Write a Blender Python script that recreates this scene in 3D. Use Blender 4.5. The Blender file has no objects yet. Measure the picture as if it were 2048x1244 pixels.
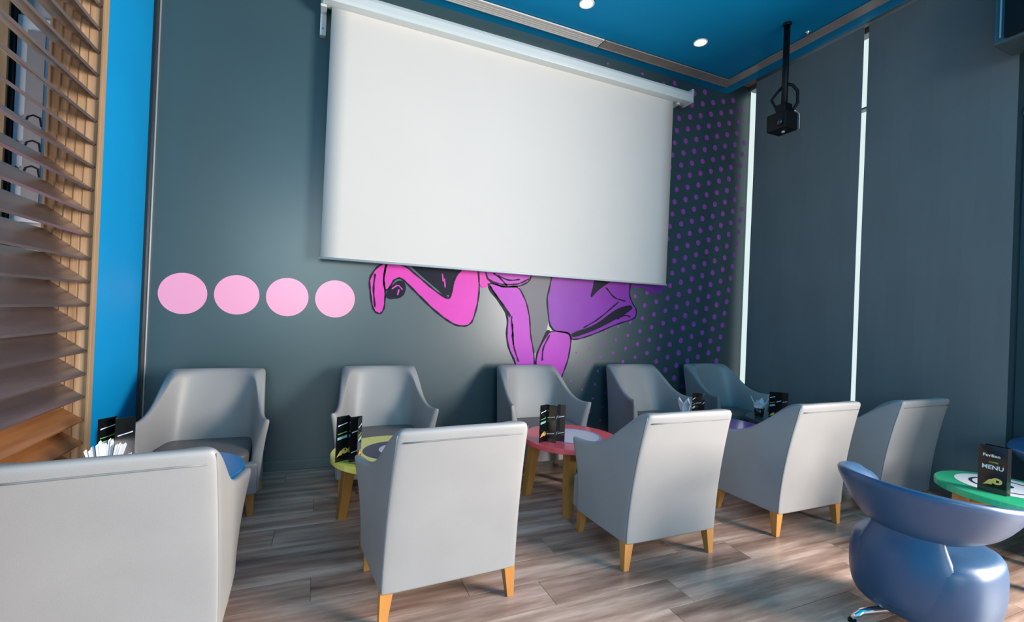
import bpy, bmesh, math, random
from mathutils import Vector, Matrix
random.seed(7)
S = bpy.context.scene
C = S.collection
PI = math.pi

# ------------------------------------------------------------------ camera
yaw, pitch, roll = 0.39805, 0.0041856, 0.0414466
f = Vector((math.sin(yaw)*math.cos(pitch), math.cos(yaw)*math.cos(pitch), math.sin(pitch)))
r0 = Vector((math.cos(yaw), -math.sin(yaw), 0)); u0 = r0.cross(f)
r = math.cos(roll)*r0 + math.sin(roll)*u0
u = math.cos(roll)*u0 - math.sin(roll)*r0
cam = bpy.data.objects.new('camera', bpy.data.cameras.new('camera')); C.objects.link(cam)
cam.matrix_world = Matrix(((r.x, u.x, -f.x, 0), (r.y, u.y, -f.y, 0), (r.z, u.z, -f.z, 1.3), (0, 0, 0, 1)))
cam.data.sensor_width = 36; cam.data.lens = 911.6/2048*36
cam.data.clip_start = 0.02
S.camera = cam

# ------------------------------------------------------------------ world and lights
w = bpy.data.worlds.new('sky'); S.world = w; w.use_nodes = True
wb = w.node_tree.nodes['Background']
wb.inputs[0].default_value = (0.95, 0.98, 1.0, 1); wb.inputs[1].default_value = 1.1

def area(name, loc, rot, sx, sy, power, col):
    l = bpy.data.lights.new(name, 'AREA'); l.shape = 'RECTANGLE'; l.size = sx; l.size_y = sy
    l.energy = power; l.color = col
    o = bpy.data.objects.new(name, l); C.objects.link(o); o.location = loc; o.rotation_euler = rot
    return o
# daylight through the unshaded shopfront bay on the right, out of frame
area('daylight_shopfront', (4.5, -1.1, 1.75), (0, PI/2, 0), 2.4, 2.6, 850, (1.0, 0.915, 0.85))
# daylight through the entrance glazing behind the camera
area('daylight_entrance', (-0.25, -4.85, 2.45), (-PI/2, 0, PI), 1.6, 2.2, 105, (0.80, 1.0, 0.97))
# area light added to brighten the room behind the louvres; no window there
area('next_room_fill', (-4.3, 2.6, 1.5), (0, -PI/2, 0), 1.8, 2.0, 105, (1.0, 0.95, 0.92))
S.view_settings.view_transform = 'Standard'; S.view_settings.look = 'None'
S.view_settings.exposure = 0.0; S.view_settings.gamma = 1.0
S.view_settings.use_curve_mapping = False

# ------------------------------------------------------------------ helpers
def new_mat(name): 
    m = bpy.data.materials.new(name); m.use_nodes = True
    nt = m.node_tree; return m, nt, nt.nodes['Principled BSDF']
def N(nt, t, **kw):
    n = nt.nodes.new(t)
    for k, v in kw.items(): setattr(n, k, v)
    return n
def plain(name, col, rough=0.5, metal=0.0, spec=0.5, coat=0.0, noise=0.0, scale=8, bump=0.0, bscale=300, sheen=0.0):
    m, nt, b = new_mat(name)
    b.inputs['Roughness'].default_value = rough; b.inputs['Metallic'].default_value = metal
    b.inputs['Specular IOR Level'].default_value = spec; b.inputs['Coat Weight'].default_value = coat
    b.inputs['Coat Roughness'].default_value = 0.08
    b.inputs['Sheen Weight'].default_value = sheen
    c = (*col, 1)
    tc = N(nt, 'ShaderNodeTexCoord')
    nz = N(nt, 'ShaderNodeTexNoise'); nz.inputs['Scale'].default_value = scale; nz.inputs['Detail'].default_value = 4
    nt.links.new(tc.outputs['Object'], nz.inputs['Vector'])
    rp = N(nt, 'ShaderNodeValToRGB')
    rp.color_ramp.elements[0].position = 0.3; rp.color_ramp.elements[1].position = 0.7
    rp.color_ramp.elements[0].color = (*[x*(1-noise) for x in col], 1)
    rp.color_ramp.elements[1].color = (*[min(1, x*(1+noise)) for x in col], 1)
    nt.links.new(nz.outputs['Fac'], rp.inputs[0]); nt.links.new(rp.outputs[0], b.inputs['Base Color'])
    if bump:
        n2 = N(nt, 'ShaderNodeTexNoise'); n2.inputs['Scale'].default_value = bscale
        nt.links.new(tc.outputs['Object'], n2.inputs['Vector'])
        bp = N(nt, 'ShaderNodeBump'); bp.inputs['Strength'].default_value = bump; bp.inputs['Distance'].default_value = 0.002
        nt.links.new(n2.outputs['Fac'], bp.inputs['Height']); nt.links.new(bp.outputs[0], b.inputs['Normal'])
    return m
def grain(name, cols, stretch=(1, 12, 12), rough=0.4, rnd=0.0, scale=1.5, detail=6, coat=0.0, spec=0.5):
    """wood: noise stretched along one axis, offset per object"""
    m, nt, b = new_mat(name)
    b.inputs['Roughness'].default_value = rough; b.inputs['Coat Weight'].default_value = coat
    b.inputs['Coat Roughness'].default_value = 0.15; b.inputs['Specular IOR Level'].default_value = spec
    tc = N(nt, 'ShaderNodeTexCoord'); oi = N(nt, 'ShaderNodeObjectInfo')
    mp = N(nt, 'ShaderNodeMapping'); mp.inputs['Scale'].default_value = stretch
    add = N(nt, 'ShaderNodeVectorMath', operation='ADD')
    mul = N(nt, 'ShaderNodeMath', operation='MULTIPLY'); mul.inputs[1].default_value = 37.0
    nt.links.new(oi.outputs['Random'], mul.inputs[0])
    nt.links.new(tc.outputs['Object'], mp.inputs['Vector']); nt.links.new(mp.outputs[0], add.inputs[0]); nt.links.new(mul.outputs[0], add.inputs[1])
    nz = N(nt, 'ShaderNodeTexNoise'); nz.inputs['Scale'].default_value = scale; nz.inputs['Detail'].default_value = detail
    nz.inputs['Roughness'].default_value = 0.62
    nt.links.new(add.outputs[0], nz.inputs['Vector'])
    rp = N(nt, 'ShaderNodeValToRGB'); e = rp.color_ramp.elements
    e[0].position = 0.28; e[1].position = 0.74
    e[0].color = (*cols[0], 1); e[1].color = (*cols[-1], 1)
    if len(cols) == 3:
        k = e.new(0.5); k.color = (*cols[1], 1)
    nt.links.new(nz.outputs['Fac'], rp.inputs[0])
    hs = N(nt, 'ShaderNodeHueSaturation')
    mr = N(nt, 'ShaderNodeMapRange'); mr.inputs['To Min'].default_value = 1-rnd; mr.inputs['To Max'].default_value = 1+rnd
    nt.links.new(oi.outputs['Random'], mr.inputs['Value']); nt.links.new(mr.outputs[0], hs.inputs['Value'])
    nt.links.new(rp.outputs[0], hs.inputs['Color']); nt.links.new(hs.outputs[0], b.inputs['Base Color'])
    bp = N(nt, 'ShaderNodeBump'); bp.inputs['Strength'].default_value = 0.12; bp.inputs['Distance'].default_value = 0.002
    nt.links.new(nz.outputs['Fac'], bp.inputs['Height']); nt.links.new(bp.outputs[0], b.inputs['Normal'])
    return m
def emis(name, col, st):
    m, nt, b = new_mat(name)
    b.inputs['Emission Color'].default_value = (*col, 1); b.inputs['Emission Strength'].default_value = st
    b.inputs['Base Color'].default_value = (*col, 1)
    return m
def glass_mat(name, tint=(0.9, 0.97, 0.96)):
    m, nt, b = new_mat(name)
    out = nt.nodes['Material Output']
    tr = N(nt, 'ShaderNodeBsdfTransparent'); tr.inputs[0].default_value = (*tint, 1)
    gl = N(nt, 'ShaderNodeBsdfGlossy'); gl.inputs['Roughness'].default_value = 0.02
    mx = N(nt, 'ShaderNodeMixShader'); mx.inputs[0].default_value = 0.07
    nt.links.new(tr.outputs[0], mx.inputs[1]); nt.links.new(gl.outputs[0], mx.inputs[2]); nt.links.new(mx.outputs[0], out.inputs[0])
    return m

def bm_obj(name, bm, mat, parent=None, smooth=False, bevel=0, sub=0, auto=None):
    me = bpy.data.meshes.new(name); bmesh.ops.recalc_face_normals(bm, faces=bm.faces); bm.to_mesh(me); bm.free()
    me.materials.append(mat)
    o = bpy.data.objects.new(name, me); C.objects.link(o)
    if parent: o.parent = parent
    if smooth:
        for p in me.polygons: p.use_smooth = True
    if bevel:
        md = o.modifiers.new('bevel', 'BEVEL'); md.width = bevel; md.segments = 2; md.limit_method = 'ANGLE'; md.angle_limit = 0.6
    if sub:
        md = o.modifiers.new('sub', 'SUBSURF'); md.levels = sub; md.render_levels = sub
    return o
def box(bm, x0, x1, y0, y1, z0, z1):
    vs = [bm.verts.new(p) for p in ((x0,y0,z0),(x1,y0,z0),(x1,y1,z0),(x0,y1,z0),(x0,y0,z1),(x1,y0,z1),(x1,y1,z1),(x0,y1,z1))]
    for q in ((0,3,2,1),(4,5,6,7),(0,1,5,4),(1,2,6,5),(2,3,7,6),(3,0,4,7)): bm.faces.new([vs[i] for i in q])
    return vs
def boxo(name, d, mat, parent=None, bevel=0):
    bm = bmesh.new(); box(bm, *d); return bm_obj(name, bm, mat, parent, bevel=bevel)
def frust(bm, p0, s0, p1, s1):
    """tapered square bar from p0 (half sizes s0) to p1 (half sizes s1)"""
    a = [bm.verts.new((p0[0]+i*s0[0], p0[1]+j*s0[1], p0[2])) for i, j in ((-1,-1),(1,-1),(1,1),(-1,1))]
    b = [bm.verts.new((p1[0]+i*s1[0], p1[1]+j*s1[1], p1[2])) for i, j in ((-1,-1),(1,-1),(1,1),(-1,1))]
    bm.faces.new(a[::-1]); bm.faces.new(b)
    for i in range(4): bm.faces.new((a[i], a[(i+1)%4], b[(i+1)%4], b[i]))
def lathe(bm, prof, n=32, c=(0,0)):
    rings = []
    for (rr, z) in prof:
        if rr < 1e-6: rings.append([bm.verts.new((c[0], c[1], z))])
        else: rings.append([bm.verts.new((c[0]+rr*math.cos(2*PI*i/n), c[1]+rr*math.sin(2*PI*i/n), z)) for i in range(n)])
    for a, b in zip(rings, rings[1:]):
        for i in range(n):
            j = (i+1) % n
            if len(a) == 1: bm.faces.new((a[0], b[i], b[j])) if len(b) > 1 else None
            elif len(b) == 1: bm.faces.new((a[i], a[j], b[0]))
            else: bm.faces.new((a[i], a[j], b[j], b[i]))
def tube(bm, pts, rad, n=8, cap=True):
    pts = [Vector(p) for p in pts]; rings = []
    prev = None
    for i, p in enumerate(pts):
        t = (pts[min(i+1, len(pts)-1)] - pts[max(i-1, 0)]).normalized()
        a = Vector((0,0,1)) if abs(t.z) < .9 else Vector((1,0,0))
        if prev is not None: a = prev
        s = t.cross(a).normalized(); q = s.cross(t).normalized(); prev = q
        rr = rad[i] if isinstance(rad, (list, tuple)) else rad
        rings.append([bm.verts.new(p + rr*(math.cos(2*PI*k/n)*s + math.sin(2*PI*k/n)*q)) for k in range(n)])
    for a, b in zip(rings, rings[1:]):
        for k in range(n): bm.faces.new((a[k], a[(k+1)%n], b[(k+1)%n], b[k]))
    if cap: bm.faces.new(rings[0][::-1]); bm.faces.new(rings[-1])
def disc(bm, c, r, z, n=32, ax='z'):
    vs = []
    for i in range(n):
        a = 2*PI*i/n
        vs.append(bm.verts.new((c[0]+r*math.cos(a), c[1]+r*math.sin(a), z) if ax == 'z' else (c[0]+r*math.cos(a), z, c[1]+r*math.sin(a))))
    bm.faces.new(vs)
def empty(name, loc=(0,0,0), rz=0):
    o = bpy.data.objects.new(name, None); C.objects.link(o); o.location = loc; o.rotation_euler.z = rz
    o.empty_display_size = 0.1; return o
def tag(o, label, cat, group=None):
    o['label'] = label; o['category'] = cat
    if group: o['group'] = group
    return o
def struct(o): o['kind'] = 'structure'; return o
def dup(root, loc, rz, label):
    c = root.copy(); C.objects.link(c); c.location = loc; c.rotation_euler.z = rz; c['label'] = label
    for ch in list(root.children):
        k = ch.copy(); C.objects.link(k); k.parent = c
        for g in list(ch.children):
            h = g.copy(); C.objects.link(h); h.parent = k
    return c

# ------------------------------------------------------------------ materials
M = {}
M['wall_dark'] = plain('slate_teal_paint', (0.040, 0.078, 0.088), rough=0.34, noise=0.05, scale=1.2, spec=0.9, coat=0.0)
M['wall_blue'] = plain('azure_wall_paint', (0.0, 0.27, 0.58), rough=0.6, noise=0.04, scale=2, spec=0.2)
M['ceil_blue'] = plain('deep_azure_ceiling_paint', (0.0, 0.21, 0.43), rough=0.6, noise=0.04, scale=2, spec=0.15)
M['white_wall'] = plain('warm_white_paint', (0.62, 0.58, 0.55), rough=0.7, noise=0.03)
M['grey_wall'] = plain('shopfront_grey_paint', (0.25, 0.27, 0.29), rough=0.7, noise=0.05)
M['brown_soffit'] = plain('brown_blind_pocket', (0.22, 0.10, 0.05), rough=0.6, noise=0.1)
M['dark_trim'] = plain('dark_corner_trim', (0.012, 0.018, 0.022), rough=0.35)
M['pale_trim'] = plain('pale_metal_trim', (0.5, 0.52, 0.55), rough=0.3, metal=0.6)
M['grille'] = plain('aluminium_grille', (0.36, 0.33, 0.30), rough=0.45, metal=0.3, noise=0.1)
M['grille_white'] = plain('white_grille_blade', (0.7, 0.7, 0.66), rough=0.4)
M['black'] = plain('black_plastic', (0.0025, 0.003, 0.004), rough=0.5, noise=0.1, spec=0.3)
M['void'] = plain('black_void', (0.004, 0.004, 0.005), rough=0.9)
M['screen'] = plain('projection_fabric', (0.655, 0.63, 0.58), rough=0.85, noise=0.01, scale=2)
M['case'] = plain('white_screen_case', (0.60, 0.66, 0.65), rough=0.35, noise=0.01)
M['blind'] = plain('charcoal_blind_fabric', (0.150, 0.168, 0.160), rough=0.7, noise=0.04, scale=2, bump=0.15, bscale=900)
M['frame'] = plain('grey_window_frame', (0.2, 0.24, 0.26), rough=0.4, metal=0.4)
M['glass'] = glass_mat('window_glass')
M['leather'] = plain('grey_leatherette', (0.315, 0.308, 0.298), rough=0.42, noise=0.04, scale=4, bump=0.18, bscale=420, spec=0.45)
M['leather_seam'] = plain('grey_leatherette_seam', (0.19, 0.20, 0.20), rough=0.5)
M['leather_seat'] = plain('taupe_leatherette_seat', (0.17, 0.145, 0.135), rough=0.42, noise=0.05, scale=4, bump=0.15, bscale=420)
M['blue_leather'] = plain('blue_leatherette', (0.028, 0.080, 0.165), rough=0.36, noise=0.05, scale=3, bump=0.1, bscale=500, spec=0.6)
M['chrome'] = plain('chrome', (0.8, 0.82, 0.84), rough=0.12, metal=1.0)
M['leg_wood'] = grain('amber_beech_leg', [(0.50, 0.20, 0.045), (0.62, 0.28, 0.07)], stretch=(14, 14, 1), rough=0.35, rnd=0.1)
M['table_wood'] = grain('amber_table_leg', [(0.35, 0.15, 0.03), (0.48, 0.22, 0.05)], stretch=(14, 14, 1), rough=0.35, rnd=0.1)
M['plank'] = grain('grey_brown_plank', [(0.13, 0.072, 0.052), (0.38, 0.250, 0.190), (0.74, 0.56, 0.455)], stretch=(0.8, 8, 1), rough=0.30, rnd=0.08, scale=1.5, detail=6, spec=0.30, coat=0.03)
M['ply'] = grain('bamboo_ply_panel', [(0.34, 0.20, 0.11), (0.50, 0.32, 0.19), (0.66, 0.46, 0.30)], stretch=(26, 26, 0.8), rough=0.4, rnd=0.0, scale=1.6)
M['slat_dark'] = grain('dark_walnut_louvre', [(0.065, 0.050, 0.053), (0.115, 0.088, 0.09)], stretch=(14, 1, 14), rough=0.27, rnd=0.12, spec=0.7, coat=0.3)
M['slat_orange'] = grain('orange_brown_louvre', [(0.20, 0.075, 0.022), (0.40, 0.17, 0.06)], stretch=(14, 1, 14), rough=0.35, rnd=0.1)  # orange-brown tone for the lowest slats
M['post_wood'] = grain('oak_post', [(0.30, 0.18, 0.09), (0.45, 0.29, 0.16)], stretch=(10, 10, 1), rough=0.5)
M['grey_panel'] = plain('mauve_grey_board', (0.30, 0.265, 0.265), rough=0.6)
M['poster_white'] = plain('white_poster', (0.8, 0.8, 0.82), rough=0.5)
M['paper'] = plain('white_paper_napkin', (0.90, 0.90, 0.89), rough=0.8)
M['menu_black'] = plain('glossy_black_menu_card', (0.006, 0.007, 0.008), rough=0.12, coat=0.6)
M['menu_print'] = plain('white_menu_print', (0.75, 0.8, 0.8), rough=0.3)
M['menu_mint'] = plain('mint_menu_print', (0.30, 0.55, 0.50), rough=0.3)
M['menu_green'] = plain('green_menu_print', (0.25, 0.55, 0.12), rough=0.3)
M['menu_gold'] = plain('golden_menu_print', (0.80, 0.50, 0.12), rough=0.3)
M['smoked'] = plain('smoked_holder', (0.02, 0.02, 0.02), rough=0.15, coat=0.5)
M['lamp'] = emis('downlight_glow', (1.0, 0.97, 0.9), 6.0)
M['pink_dot'] = plain('pale_pink_print', (0.95, 0.38, 0.57), rough=0.3, spec=0.6)
M['pink'] = plain('hot_pink_print', (0.70, 0.065, 0.44), rough=0.4, noise=0.08, scale=3, spec=0.2)
M['magenta'] = plain('magenta_print', (0.52, 0.06, 0.50), rough=0.4, noise=0.08, scale=3, spec=0.2)
M['purple'] = plain('violet_print', (0.28, 0.04, 0.40), rough=0.4, noise=0.08, scale=3, spec=0.2)
M['deep_purple'] = plain('deep_violet_print', (0.18, 0.035, 0.36), rough=0.3, noise=0.2, scale=4)
M['ink'] = plain('dark_ink_print', (0.012, 0.015, 0.028), rough=0.45, spec=0.12)
M['mural_grey'] = plain('mid_grey_print', (0.17, 0.16, 0.18), rough=0.4, spec=0.2)
M['dot_print'] = plain('mauve_dot_print', (0.36, 0.085, 0.40), rough=0.5, spec=0.2)

# ------------------------------------------------------------------ structure
XL, YB, ZC = -1.14, 3.955, 3.955
XB, XW = 4.30, 4.62            # blind plane, window plane
fl = struct(boxo('floor', (-4.6, XW+0.1, -5.1, 4.6, -0.15, -0.010), M['plank']))
# planks: one shared mesh per length
rows = [(-0.3 + k*0.19) for k in range(23)]
meshes = {}
def plank_mesh(L, W):
    key = (round(L, 2), round(W, 3))
    if key not in meshes:
        bm = bmesh.new(); g = 0.0010
        a = [bm.verts.new(p) for p in ((g,g,-0.010),(L-g,g,-0.010),(L-g,W-g,-0.010),(g,W-g,-0.010))]
        b = [bm.verts.new(p) for p in ((g,g,-0.0004),(L-g,g,-0.0004),(L-g,W-g,-0.0004),(g,W-g,-0.0004))]
        e = 0.0013
        c = [bm.verts.new(p) for p in ((e,e,0),(L-e,e,0),(L-e,W-e,0),(e,W-e,0))]
        for q, s in ((a, b), (b, c)):
            for i in range(4): bm.faces.new((q[i], q[(i+1)%4], s[(i+1)%4], s[i]))
        bm.faces.new(c)
        me = bpy.data.meshes.new('plank'); bmesh.ops.recalc_face_normals(bm, faces=bm.faces); bm.to_mesh(me); bm.free(); me.materials.append(M['plank'])
        meshes[key] = me
    return meshes[key]
for k, y in enumerate(rows):
    W = min(0.19, YB - y)
    if W < 0.02: continue
    x = XL; off = (0.35, 0.95, 0.6, 1.15, 0.2)[k % 5]; L = off
    while x < XW - 0.02:
        L = min(L, XW - x)
        if L < 0.05: break
        o = bpy.data.objects.new('plank', plank_mesh(L, W)); C.objects.link(o); o.location = (x, y, 0); o.parent = fl
        x += L; L = 1.22
ce = struct(boxo('ceiling', (-4.6, 4.275, -5.1, 4.6, ZC, ZC+0.15), M['ceil_blue']))
struct(boxo('ceiling_pocket', (4.275, XW+0.1, -5.1, 4.6, ZC+0.15, ZC+0.3), M['brown_soffit']))
struct(boxo('wall_back', (XL-0.2, XW+0.03, YB, YB+0.15, -0.1, ZC+0.2), M['wall_dark']))
struct(boxo('baseboard_back', (XL+0.005, XW-0.06, YB-0.012, YB+0.01, 0.0, 0.075), M['wall_dark'], bevel=0.003))
# blue side wall left of the mural, then the louvred opening, then wall towards the entrance
wl = struct(boxo('wall_left', (XL-0.22, XL, 3.165, YB, 0.0, ZC), M['wall_blue']))
struct(boxo('wall_left_front', (XL-0.22, XL, -5.0, 0.86, 0.0, ZC), M['wall_blue']))
struct(boxo('trim_1', (XL, XL+0.016, YB-0.075, YB-0.001, 0.0, ZC), M['dark_trim']))
struct(boxo('trim_2', (XL+0.016, XL+0.026, YB-0.016, YB-0.001, 0.0, ZC), M['pale_trim'], bevel=0.003))
# rear wall with entrance glazing opening
bm = bmesh.new()
box(bm, -4.6, -1.05, -5.1, -4.95, 0, ZC); box(bm, 0.55, XW+0.1, -5.1, -4.95, 0, ZC)
box(bm, -1.05, 0.55, -5.1, -4.95, 3.55, ZC); box(bm, -1.05, 0.55, -5.1, -4.95, 0, 1.35)
struct(bm_obj('wall_rear', bm, M['grey_wall']))
# right wall: solid column and low kerb, shopfront windows between
bm = bmesh.new()
box(bm, XW, XW+0.1, 1.0, YB-0.1, 0.0, 0.10)
box(bm, XW, XW+0.1, 1.0, YB, 4.06, 4.3)
box(bm, XW, XW+0.1, -5.0, -2.5, 0, 4.2); box(bm, XW, XW+0.1, 0.3, 1.0, 0, 4.2)
box(bm, XW, XW+0.1, -2.5, 0.3, 3.0, 4.2); box(bm, XW, XW+0.1, -2.5, 0.3, 0, 0.35)
struct(bm_obj('wall_right', bm, M['grey_wall']))
col = struct(boxo('wall_right_column', (4.50, XW, 0.95, 1.75, 0.0, 4.2), M['wall_dark']))
struct(boxo('hidden_light_blocker', (XW-0.02, XW+0.02, 3.15, 3.838, 0.0, 4.2), M['dark_trim']))  # added behind the blind to keep window light off the back wall
struct(boxo('unseen_shade_blocker', (4.07, XW, 0.34, 0.72, 0.0, ZC), M['wall_dark']))  # added out of view to shade the far right corner
# window behind the blinds
wn = struct(empty('window_1', (XW, 0, 0)))
boxo('glass_pane', (0.005, 0.011, 1.75, YB, 0.10, 4.06), M['glass'], wn)
for yy in (1.77,):
    boxo('mullion', (0.0, 0.07, yy-0.02, yy+0.02, 0.10, 4.06), M['frame'], wn)
boxo('transom', (0.0, 0.07, 1.75, 3.15, 3.345, 3.362), M['frame'], wn)
boxo('sill', (-0.03, 0.07, 1.75, 3.15, 0.08, 0.11), M['frame'], wn)
# neighbouring room behind the louvres
struct(boxo('wall_far_left', (-4.7, -4.6, -5.1, 4.6, 0, ZC), M['white_wall']))
struct(boxo('wall_next_room', (-4.6, XL-0.2, 4.35, 4.45, 0, ZC), M['white_wall']))

# ceiling slot diffusers
def diffuser(name, along, a0, a1, b0, b1, label, blades):
    t = empty(name, ((a0+a1)/2, (b0+b1)/2, ZC) if along == 'x' else ((b0+b1)/2, (a0+a1)/2, ZC))
    ox, oy = t.location.x, t.location.y
    def bx(nm, p0, p1, q0, q1, z0, z1, m):
        if along == 'x': return boxo(nm, (p0-ox, p1-ox, q0-oy, q1-oy, z0, z1), m, t)
        return boxo(nm, (q0-ox, q1-ox, p0-oy, p1-oy, z0, z1), m, t)
    bx('backing', a0, a1, b0, b1, -0.006, 0.0, M['void'])
    for e0, e1 in ((b0, b0+0.010), (b1-0.010, b1)): bx('frame_rail', a0, a1, e0, e1, -0.018, -0.006, M['grille_white'] if blades else M['grille'])
    if blades:
        n = 4
        for i in range(n):
            c = b0 + (b1-b0)*(i+0.8)/(n+0.6); bx('blade', a0, a1, c-0.0075, c+0.0075, -0.016, -0.006, M['grille_white'])
    else:
        n = 5
        for i in range(n):
            c = b0 + (b1-b0)*(i+0.5)/n; bx('blade', a0, a1, c-0.0105, c+0.0105, -0.015, -0.006, M['grille'])
    return tag(t, label, 'air vent')
diffuser('slot_diffuser', 'x', -1.0, 2.40, 3.705, 3.83, 'white slot diffuser in the ceiling directly above the projection screen', True)
diffuser('slot_diffuser', 'x', 2.41, 4.12, 3.705, 3.83, 'grey-brown slot diffuser in the ceiling between the projection screen and the right corner', False)
diffuser('slot_diffuser', 'y', 0.0, 3.70, 4.01, 4.12, 'grey-brown slot diffuser in the ceiling running along the window blinds', False)
# downlights
for x, y, lb in ((1.982, 3.359, 'round white recessed downlight, the left one, above the projection screen middle'), (3.243, 3.347, 'round white recessed downlight, the right one, nearer the projector pole')):
    t = empty('ceiling_downlight', (x, y, ZC))
    bm = bmesh.new(); lathe(bm, [(0.066, 0), (0.066, -0.004), (0.060, -0.007), (0.052, -0.004), (0.052, 0.0)], 32); bm_obj('trim_ring', bm, M['grille_white'], t, smooth=True)
    bm = bmesh.new(); lathe(bm, [(0.0, -0.003), (0.052, -0.003), (0.052, 0.0)], 32); bm_obj('lens', bm, M['lamp'], t)
    tag(t, lb, 'ceiling light', 'recessed ceiling downlights')
t = empty('ceiling_sprinkler', (3.97, 2.80, ZC))
bm = bmesh.new(); lathe(bm, [(0.022, 0), (0.022, -0.006), (0.008, -0.010), (0.007, -0.028), (0.0, -0.028)], 16); bm_obj('sprinkler_body', bm, M['chrome'], t, smooth=True)
bm = bmesh.new(); lathe(bm, [(0, -0.030), (0.016, -0.030), (0.016, -0.033), (0, -0.033)], 12); bm_obj('deflector', bm, M['chrome'], t)
tag(t, 'tiny metal sprinkler head on the blue ceiling right of the projector pole', 'sprinkler')

# ------------------------------------------------------------------ roller blinds
def blind(y0, y1, label):
    t = empty('roller_blind', (XB, (y0+y1)/2, ZC)); h = (y1-y0)/2
    # fabric: gently waved thin slab
    bm = bmesh.new(); nz, ny = 10, 14; g = {}
    for s in (0, 1):
        for i in range(ny+1):
            for j in range(nz+1):
                yy = -h + 2*h*i/ny; zz = -0.02 - (ZC-0.02-0.16)*j/nz
                dx = 0.006*math.sin(yy*3+j*0.1) + 0.002*math.sin(i*1.3+j)
                g[s, i, j] = bm.verts.new((dx + (0.0015 if s else -0.0015), yy, zz))
    for s in (0, 1):
        for i in range(ny):
            for j in range(nz): bm.faces.new((g[s,i,j], g[s,i+1,j], g[s,i+1,j+1], g[s,i,j+1]))
    for j in range(nz):
        for i in (0, ny): bm.faces.new((g[0,i,j], g[1,i,j], g[1,i,j+1], g[0,i,j+1]))
    bm_obj('blind_fabric', bm, M['blind'], t, smooth=False)
    bm = bmesh.new(); tube(bm, [(0.03, -h, 0.03), (0.03, h, 0.03)], 0.035, 16); bm_obj('roller_tube', bm, M['blind'], t, smooth=True)
    bm = bmesh.new(); box(bm, -0.012, 0.012, -h, h, -ZC+0.13, -ZC+0.165); bm_obj('bottom_rail', bm, M['frame'], t, bevel=0.004)
    tag(t, label, 'blind', 'charcoal roller blinds over the shopfront')
blind(2.515, 3.595, 'charcoal roller blind between the mural corner and the bright slit')
blind(1.535, 2.482, 'charcoal roller blind between the bright slit and the dark column')

# ------------------------------------------------------------------ mural (flat print on the wall)
POLY={
 'legA':[(0.5, 1.69), (0.65, 1.669), (0.771, 1.579), (0.926, 1.462), (1.057, 1.386), (1.078, 1.532), (1.109, 1.618), (1.151, 1.659), (1.162, 1.783), (1.299, 1.779), (1.33, 1.516), (1.318, 1.36), (1.276, 1.202), (1.221, 1.162), (1.125, 1.167), (1.029, 1.218), (0.902, 1.311), (0.762, 1.438), (0.656, 1.535), (0.612, 1.561), (0.563, 1.536), (0.533, 1.469), (0.497, 1.438), (0.478, 1.537)],
 'shoe':[(0.5, 1.69), (0.412, 1.626), (0.364, 1.53), (0.377, 1.431), (0.398, 1.304), (0.428, 1.255), (0.47, 1.247), (0.496, 1.294), (0.499, 1.409), (0.497, 1.438), (0.478, 1.537)],
 'heel':[(0.533, 1.469), (0.613, 1.539), (0.66, 1.513), (0.663, 1.447), (0.633, 1.394), (0.541, 1.375), (0.5, 1.395)],
 'shorts':[(0.682, 1.771), (1.16, 1.814), (1.136, 1.65), (1.077, 1.547), (1.056, 1.409), (0.893, 1.517), (0.77, 1.609), (0.701, 1.67)],
 'waist':[(1.291, 1.779), (1.456, 1.793), (1.445, 1.665), (1.421, 1.525), (1.331, 1.513)],
 'hem':[(1.357, 1.784), (1.848, 1.826), (1.85, 1.67), (1.822, 1.603), (1.726, 1.553), (1.57, 1.535), (1.45, 1.568), (1.398, 1.607)],
 'legB':[(1.419, 1.569), (1.57, 1.539), (1.717, 1.556), (1.804, 1.414), (1.846, 1.269), (1.864, 1.089), (1.9, 0.958), (1.917, 0.827), (1.925, 0.531), (1.79, 0.535), (1.724, 0.828), (1.648, 0.957), (1.616, 1.084), (1.626, 1.261), (1.543, 1.386), (1.422, 1.514)],
 'legC':[(2.054, 1.146), (2.304, 1.123), (2.312, 1.029), (2.287, 0.859), (2.235, 0.724), (2.158, 0.523), (1.953, 0.53), (1.93, 0.827), (1.951, 0.959)],
 'skirtD':[(2.045, 1.542), (2.097, 1.847), (2.99, 1.922), (3.002, 1.688), (2.991, 1.543), (3.035, 1.455), (3.094, 1.394), (3.087, 1.294), (2.85, 1.229), (2.604, 1.129), (2.405, 1.065), (2.307, 1.06), (2.294, 1.128), (2.073, 1.143), (2.021, 1.449)],
 'foldD':[(2.304, 1.123), (2.579, 1.207), (2.843, 1.393), (3.014, 1.44), (3.049, 1.401), (2.932, 1.325), (2.602, 1.164), (2.326, 1.072)],
 'darkD':[(2.506, 1.465), (2.558, 1.659), (2.571, 1.817), (2.821, 1.836), (2.765, 1.673), (2.613, 1.575)],
 'arm':[(2.994, 1.85), (3.425, 1.865), (3.481, 1.682), (3.416, 1.585), (3.278, 1.558), (3.137, 1.646), (3.029, 1.581)],
 'greyp':[(1.732, 1.816), (2.097, 1.847), (2.045, 1.542), (2.061, 1.193), (1.919, 0.876), (1.864, 1.089), (1.846, 1.269), (1.804, 1.414), (1.717, 1.552)],
 'darkHem':[(1.397, 1.611), (1.483, 1.581), (1.716, 1.588), (1.829, 1.652), (1.822, 1.603), (1.726, 1.553), (1.57, 1.535), (1.519, 1.54), (1.651, 1.278), (1.644, 1.23), (1.543, 1.386), (1.418, 1.514)],
 'cuffC':[(1.929, 0.86), (1.951, 0.959), (2.035, 1.151), (2.082, 1.143), (1.986, 1.009)],
}
mu = empty('wall_mural', (1.7, YB, 0)); tag(mu, 'pop art mural of pink and purple running figures with dots on dark wall', 'mural')
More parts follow.
